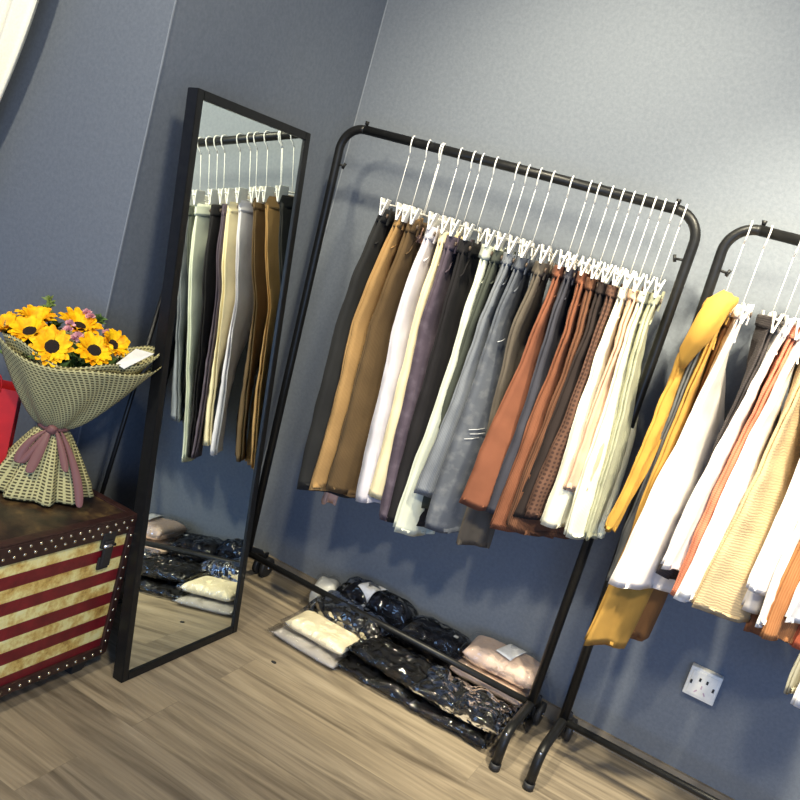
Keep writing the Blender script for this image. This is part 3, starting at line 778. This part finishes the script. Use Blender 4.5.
    leafset('green_sprig', [loc(50 + 1.5 * k, 330 - k, 0.03) for k in range(5)], 0.022, 0.012, LEAF, 0.7, 0.6, 6)
    leafset('green_sprig', [loc(98 + 1.0 * k, 322 - k, 0.05) for k in range(4)], 0.018, 0.010, LEAF, 0.7, 0.6, 6)
    # sunflowers
    m, nt, b = newmat('sunflower_petal')
    co = objco(nt); n1 = nd(nt, 'ShaderNodeTexNoise', Scale=60.0, Detail=3.0); nt.links.new(co, n1.inputs['Vector'])
    rr = ramp(nt, n1.outputs['Fac'], [(0.35, srgb(236, 150, 4)), (0.65, srgb(255, 206, 20))]); nt.links.new(rr.outputs[0], b.inputs['Base Color'])
    b.inputs['Roughness'].default_value = 0.6; b.inputs['Specular IOR Level'].default_value = 0.2; PET = m
    SEED = plain('dark_seed_disc', srgb(26, 15, 11), 0.95, 0, 0.5, 300, 0.8)
    def flower(pos, nrm, R_, cup=0.25, seed=0, asym=0):
        fo = bpy.data.objects.new('sunflower', None); COL.objects.link(fo); fo.parent = r; fo.location = pos
        fo.rotation_euler = Vector(nrm).to_track_quat('Z', 'Y').to_euler()
        rd = random.Random(seed)
        bm = bmesh.new()
        for ring, (np_, ln, zt) in enumerate(((15, 1.0, cup), (15, 0.86, cup + 0.22))):
            for k in range(np_):
                a = 2 * PI * (k + 0.5 * ring) / np_ + rd.uniform(-0.1, 0.1)
                l = R_ * ln * rd.uniform(0.85, 1.08); w_ = R_ * 0.38 * rd.uniform(0.85, 1.15); lift = zt + rd.uniform(-0.12, 0.2)
                d = Vector((math.cos(a), math.sin(a), 0)); s_ = Vector((-math.sin(a), math.cos(a), 0)); up = Vector((0, 0, 1))
                prev = None
                for i, (q, ww, hh) in enumerate(((0.30, 0.5, 0), (0.5, 0.95, 0.4), (0.72, 1.0, 0.75), (0.9, 0.6, 0.9), (1.0, 0.16, 0.85))):
                    c0 = d * (l * q) + up * (l * lift * hh * 0.8)
                    row = [bm.verts.new(c0 + s_ * (w_ / 2 * ww * j) + up * (0.12 * w_ * abs(j))) for j in (-1, 0, 1)]
                    if prev:
                        for j in (0, 1): bm.faces.new((prev[j], prev[j + 1], row[j + 1], row[j]))
                    prev = row
        obj('petals', bm, PET, fo)
        bm = bmesh.new(); bmesh.ops.create_uvsphere(bm, u_segments=20, v_segments=12, radius=R_ * 0.40)
        for v in bm.verts:
            v.co.z *= 0.38
            v.co *= 1 + 0.03 * noise.noise(v.co * 400)
        obj('seed_head', bm, SEED, fo)
        bm = bmesh.new(); tube(bm, [(0, 0, -0.004), (0, 0, -0.03)], 0.005, 8); obj('stem', bm, STEM, fo)
    zf = TZ + 0.145
    for j, (p, n_, R_, cp) in enumerate((
        (loc(52, 347, -0.085), (0.02, -0.85, 0.55), 0.048, 0.06),
        (loc(30, 332, -0.045), (-0.25, -0.50, 0.8), 0.047, 0.30),
        (loc(36, 321, 0.020), (-0.1, -0.25, 1.0), 0.046, 0.5),
        (loc(79, 327, 0.010), (0.10, -0.38, 0.95), 0.050, 0.40),
        (loc(94, 351, -0.070), (0.22, -0.62, 0.72), 0.047, 0.15),
        (loc(113, 345, -0.030), (0.5, -0.5, 0.75), 0.040, 0.35),
        (loc(8, 329, 0.0), (-0.4, -0.3, 0.9), 0.044, 0.5))):
        flower(p, n_, R_, cp, j)
    PINK = plain('pink_petal', srgb(226, 164, 170), 0.6)
    def small(pos, k):
        bm = bmesh.new(); rd = random.Random(k)
        for q in range(26):
            a = rd.uniform(0, 6.28); e = rd.uniform(0.1, 1.4); d = Vector((math.cos(a) * math.cos(e), math.sin(a) * math.cos(e), math.sin(e)))
            s_ = d.orthogonal().normalized(); p = Vector(pos); l = 0.014
            vs = [bm.verts.new(p + d * 0.002), bm.verts.new(p + d * l * 0.7 + s_ * 0.004), bm.verts.new(p + d * l), bm.verts.new(p + d * l * 0.7 - s_ * 0.004)]
            bm.faces.new(vs)
        obj('pink_flower', bm, PINK, r)
    for k, p in enumerate((loc(68, 331, -0.05), loc(74, 340, -0.06), loc(70, 325, -0.03), loc(87, 314, 0.03), loc(107, 334, 0.0), loc(78, 337, -0.06), loc(90, 318, 0.02))): small(p, k)
    # card
    q = [loc(116, 364, -0.085), loc(124, 369, -0.090), loc(154, 354, -0.030), loc(136, 349, -0.020)]
    bm = bmesh.new(); vs = [bm.verts.new(p) for p in q]; bm.faces.new(vs)
    o = obj('gift_card', bm, WHITEP, r, False); o['label'] = 'blank white card tucked in the wrap'
    s_ = o.modifiers.new('t', 'SOLIDIFY'); s_.thickness = 0.0012
bouquet()

def red_bag():
    p = Vector((-1.665, 1.378, 0.446))
    r = empty('gift_bag', p, 'red paper bag behind the bouquet, cut by the left edge of the photo', 'bag', None, math.radians(42))
    RED = plain('red_paper', srgb(190, 26, 24), 0.5, 0, 0.15, 20)
    def wall_(name, pts):
        bm = bmesh.new(); vs = [bm.verts.new(q) for q in pts]; bm.faces.new(vs)
        
        o = obj(name, bm, RED, r, False); s = o.modifiers.new('t', 'SOLIDIFY'); s.thickness = 0.0012
    w2, d2, h_ = 0.07, 0.035, 0.235
    wall_('front_panel', [(-w2, -d2, 0), (w2, -d2, 0), (w2, -d2, h_), (-w2, -d2, h_)])
    wall_('back_panel', [(-w2, d2, 0), (w2, d2, 0), (w2, d2, h_), (-w2, d2, h_)])
    for s in (-1, 1): wall_('side_gusset', [(s * w2, -d2, 0), (s * w2 * 0.9, 0, 0), (s * w2, d2, 0), (s * w2, d2, h_), (s * w2 * 0.8, 0, h_), (s * w2, -d2, h_)])
    wall_('bag_base', [(-w2, -d2, 0.001), (w2, -d2, 0.001), (w2, d2, 0.001), (-w2, d2, 0.001)])
    bm = bmesh.new(); tube(bm, [(-0.03, -d2, h_ - 0.01)] + arc((0, -d2, h_ + 0.01), 0.03, PI, 0, (1, 0, 0), (0, 0, 1), 10) + [(0.03, -d2, h_ - 0.01)], 0.002, 6); obj('handle', bm, RED, r)
red_bag()

# ---------------------------------------------------------------- curtain at the left edge
def curtain():
    m, nt, b = newmat('cream_curtain_cloth')
    co = objco(nt, (1, 1, 1)); n1 = nd(nt, 'ShaderNodeTexNoise', Scale=200.0); nt.links.new(co, n1.inputs['Vector'])
    rr = ramp(nt, n1.outputs['Fac'], [(0.3, (0.84, 0.80, 0.66)), (0.7, (0.92, 0.88, 0.74))]); nt.links.new(rr.outputs[0], b.inputs['Base Color'])
    b.inputs['Roughness'].default_value = 0.8; bump(nt, b, n1.outputs['Fac'], 0.2, 0.001)
    r = empty('curtain', (-2.25, 1.50, 1.0), 'cream gathered curtain at the top left corner of the photo', 'curtain')
    bm = bmesh.new(); R = []
    for i in range(41):
        z = 2.6 - 1.55 * i / 40; row = []
        if z > 1.25: q = max(0, (1.75 - z) / 0.5); xr = -1.925 - 0.12 * max(0, q) ** 1.7 if z < 1.75 else -1.925
        else: xr = -2.045 - 0.03 * math.sin((1.25 - z) * 8)
        for k in range(61):
            s = k / 60
            x = xr - s * (0.55 if z > 1.7 else 0.55 - 0.30 * min(1, (1.7 - z) / 0.6))
            y = 1.53 + 0.022 * math.sin(s * 44 + 0.6 * math.sin(z * 3)) + 0.008 * math.sin(s * 90 + z)
            row.append(bm.verts.new(Vector((x, y, z)) - Vector((-2.25, 1.50, 1.0))))
        R.append(row)
    for i in range(40):
        for k in range(60): bm.faces.new((R[i][k], R[i][k + 1], R[i + 1][k + 1], R[i + 1][k]))
    o = obj('curtain_panel', bm, m, r); s = o.modifiers.new('t', 'SOLIDIFY'); s.thickness = 0.002
    bm = bmesh.new(); tube(bm, [(-0.45, 0.03, 1.6), (0.45, 0.03, 1.6)], 0.012, 12); obj('curtain_rod', bm, CHROME, r)
curtain()

# ---------------------------------------------------------------- bagged folded garments on the floor
def film_material(name, gain, top):
    m, nt, b = newmat(name)
    for n in list(nt.nodes):
        if n.type != 'OUTPUT_MATERIAL': nt.nodes.remove(n)
    out = [n for n in nt.nodes if n.type == 'OUTPUT_MATERIAL'][0]
    tr = nt.nodes.new('ShaderNodeBsdfTransparent'); gl = nt.nodes.new('ShaderNodeBsdfGlossy'); gl.inputs['Roughness'].default_value = 0.09
    co = objco(nt)
    n0 = nd(nt, 'ShaderNodeTexNoise', Scale=9.0, Detail=3.0); nt.links.new(co, n0.inputs['Vector'])
    va = nt.nodes.new('ShaderNodeVectorMath'); va.operation = 'MULTIPLY_ADD'; va.inputs[1].default_value = (0.09, 0.09, 0.09); nt.links.new(n0.outputs['Color'], va.inputs[0]); nt.links.new(co, va.inputs[2])
    n1 = nd(nt, 'ShaderNodeTexVoronoi', Scale=30.0); nt.links.new(va.outputs[0], n1.inputs['Vector'])
    bp = nt.nodes.new('ShaderNodeBump'); bp.inputs['Strength'].default_value = 0.95; bp.inputs['Distance'].default_value = 0.012; nt.links.new(n1.outputs['Distance'], bp.inputs['Height'])
    nt.links.new(bp.outputs[0], gl.inputs['Normal'])
    fr = nt.nodes.new('ShaderNodeFresnel'); fr.inputs[0].default_value = 1.5; nt.links.new(bp.outputs[0], fr.inputs['Normal'])
    a = nt.nodes.new('ShaderNodeMath'); a.operation = 'MULTIPLY'; a.inputs[1].default_value = gain; nt.links.new(fr.outputs[0], a.inputs[0])
    c = nt.nodes.new('ShaderNodeMath'); c.operation = 'MINIMUM'; c.inputs[1].default_value = top; nt.links.new(a.outputs[0], c.inputs[0])
    m1 = nt.nodes.new('ShaderNodeMixShader'); nt.links.new(c.outputs[0], m1.inputs[0]); nt.links.new(tr.outputs[0], m1.inputs[1]); nt.links.new(gl.outputs[0], m1.inputs[2])
    nt.links.new(m1.outputs[0], out.inputs[0])
    return m
PLASTIC = film_material('clear_plastic_film', 1.3, 0.95)
THINFILM = film_material('thin_plastic_film', 0.8, 0.30)
PAPER = plain('white_label_paper', (0.72, 0.72, 0.74), 0.6, 0, 0.12, 60)

def package(label, c, size, rz, col, seed, tag_=None, style='plain', wr=1.0, film=True):
    """folded garment in a clear bag; c = centre of underside"""
    r = empty('bagged_garment', c, label, 'packaged clothes', 'bagged clothes on the floor', rz)
    mt = fabric('folded_cloth_%d' % seed, col, style)
    flm = PLASTIC if col[0] < 0.1 else THINFILM
    def pillow(bm, s, off, puff, seed_, amp, nx=26, ny=18, uv=None, layers=0):
        rows = []
        for i in range(nx + 1):
            a = i / nx; x = (a - 0.5); row = []
            for k in range(2 * ny):
                if k < ny: bb = k / ny; up = 1
                else: bb = 1 - (k - ny) / ny; up = -1
                y = bb - 0.5
                ed = (max(0, 1 - abs(2 * x) ** 5) ** 0.5) * (max(0, 1 - abs(2 * y) ** 4) ** 0.5)
                zz = s[2] / 2 + up * (s[2] / 2) * ed
                p = Vector((x * s[0], y * s[1], zz))
                q = Vector((p.x * 14, p.y * 14, seed_ * 5.3 + up))
                dz = amp * (abs(noise.noise(q)) * 1.4 - 0.3 + 0.6 * noise.noise(q * 2.7)) * ed
                if up > 0: p.z += dz
                else: p.z = max(0.0, p.z)
                p.x += amp * 0.7 * noise.noise(q + Vector((9, 0, 0))); p.y += amp * 0.7 * noise.noise(q + Vector((0, 9, 0)))
                p.z += off
                row.append(p)
            rows.append(row)
        loft(bm, rows)
    bm = bmesh.new(); s = size
    uvl = bm.loops.layers.uv.new('uv')
    pillow(bm, (s[0] * 0.94, s[1] * 0.94, s[2] * 0.94), 0.001, 0, seed, 0.004)
    for f in bm.faces:
        for l in f.loops: l[uvl].uv = (l.vert.co.x, l.vert.co.y)
    obj('folded_garment', bm, mt, r)
    if film:
        bm = bmesh.new(); pillow(bm, (s[0] * 1.04, s[1] * 1.05, s[2] * 1.03), 0.0005, 0, seed, 0.012 * wr, 44, 30)
        o = obj('plastic_bag', bm, flm, r)
        # crimped ends of the bag
        for sx in (-1, 1):
            bm = bmesh.new(); R = []
            for i in range(8):
                row = []
                for k in range(19):
                    y = (k / 18 - 0.5) * s[1] * (0.9 + 0.05 * i / 7)
                    x = sx * (s[0] * 0.49 + 0.028 * i / 7)
                    z = s[2] * 0.4 * (1 - i / 7) + 0.004 + 0.006 * abs(noise.noise(Vector((i * 0.6, k * 0.8, seed + sx))))
                    row.append(bm.verts.new((x, y, z)))
                R.append(row)
            for i in range(7):
                for k in range(18): bm.faces.new((R[i][k], R[i][k + 1], R[i + 1][k + 1], R[i + 1][k]))
            obj('bag_flap', bm, flm, r)
    if tag_:
        tx, ty, tw, tl, tr_ = tag_
        bm = bmesh.new(); rows = []
        for i in range(9):
            row = []
            for k in range(9):
                x, y = (i / 8 - 0.5) * tw, (k / 8 - 0.5) * tl
                X_, Y_ = tx + x * math.cos(tr_) - y * math.sin(tr_), ty + x * math.sin(tr_) + y * math.cos(tr_)
                ed = (max(0, 1 - abs(2 * X_ / s[0]) ** 5) ** 0.5) * (max(0, 1 - abs(2 * Y_ / s[1]) ** 4) ** 0.5)
                row.append(bm.verts.new((X_, Y_, s[2] / 2 + s[2] / 2 * ed + 0.006)))
            rows.append(row)
        for i in range(8):
            for k in range(8): bm.faces.new((rows[i][k], rows[i][k + 1], rows[i + 1][k + 1], rows[i + 1][k]))
        o = obj('paper_label', bm, PAPER, r); sd = o.modifiers.new('t', 'SOLIDIFY'); sd.thickness = 0.0008
    return r
BK = srgb(9, 9, 11); NV = srgb(13, 14, 22); CRM = srgb(226, 214, 182); BGE = srgb(206, 180, 162); WHT = srgb(200, 200, 196); GRY = srgb(14, 15, 16)
package('flat bagged garment in crinkled clear film lying lowest at the front left of the pile', (-1.03, 2.175, 0.0), (0.25, 0.12, 0.028), -0.03, srgb(150, 145, 140), 11, wr=1.6)
package('cream folded garment in a clear bag on top at the front left of the pile', (-1.02, 2.205, 0.032), (0.23, 0.13, 0.045), -0.02, CRM, 12)
package('black bagged garment just behind the cream one', (-1.00, 2.325, 0.0), (0.27, 0.12, 0.115), 0.0, BK, 13)
package('black bagged garment with a white paper label against the wall at the left', (-0.97, 2.44, 0.0), (0.28, 0.11, 0.150), 0.0, NV, 14, (-0.03, 0.0, 0.06, 0.09, -0.3))
package('small white bagged garment at the far left end by the wall', (-1.155, 2.42, 0.0), (0.09, 0.10, 0.115), 0.3, WHT, 15)
package('thin black bagged garment lowest at the front centre of the pile', (-0.79, 2.215, 0.0), (0.29, 0.15, 0.035), 0.0, BK, 16, wr=1.5)
package('shiny black bagged garment on top at the front centre of the pile', (-0.77, 2.235, 0.040), (0.27, 0.15, 0.055), -0.05, BK, 17, wr=1.8)
package('black bagged garment by the wall at the centre with a tiny white sticker', (-0.73, 2.43, 0.0), (0.25, 0.13, 0.135), 0.0, NV, 18, (0.055, -0.01, 0.014, 0.014, 0))
package('clear crinkled bag with a black garment lowest at the front right of the pile', (-0.55, 2.205, 0.0), (0.26, 0.13, 0.035), 0.0, BK, 19, wr=2.0)
package('black bagged garment in glossy film on top at the front right of the pile', (-0.545, 2.225, 0.040), (0.27, 0.15, 0.055), 0.04, GRY, 20, wr=1.6)
package('black bagged garment lowest under the beige ones at the right', (-0.51, 2.415, 0.0), (0.25, 0.16, 0.060), 0.0, BK, 21)
package('beige bagged garment between the black one and the labelled beige one', (-0.52, 2.40, 0.063), (0.25, 0.16, 0.045), 0.0, BGE, 22)
package('pinkish beige bagged garment with a white label, topmost by the right rack post', (-0.505, 2.415, 0.110), (0.25, 0.15, 0.070), 0.05, BGE, 23, (0.01, 0.0, 0.055, 0.10, -0.25))

bm = bmesh.new(); bmesh.ops.create_icosphere(bm, subdivisions=2, radius=0.006)
for v in bm.verts:
    v.co = Vector((v.co.x * 1.5, v.co.y, v.co.z * 0.35 + 0.0021)) * (1 + 0.3 * noise.noise(v.co * 300))
o = obj('floor_debris', bm, RUBBER); o.location = (-1.055, 2.01, 0.0); tag(o, 'tiny dark scrap lying on the floor in front of the bagged clothes', 'debris')
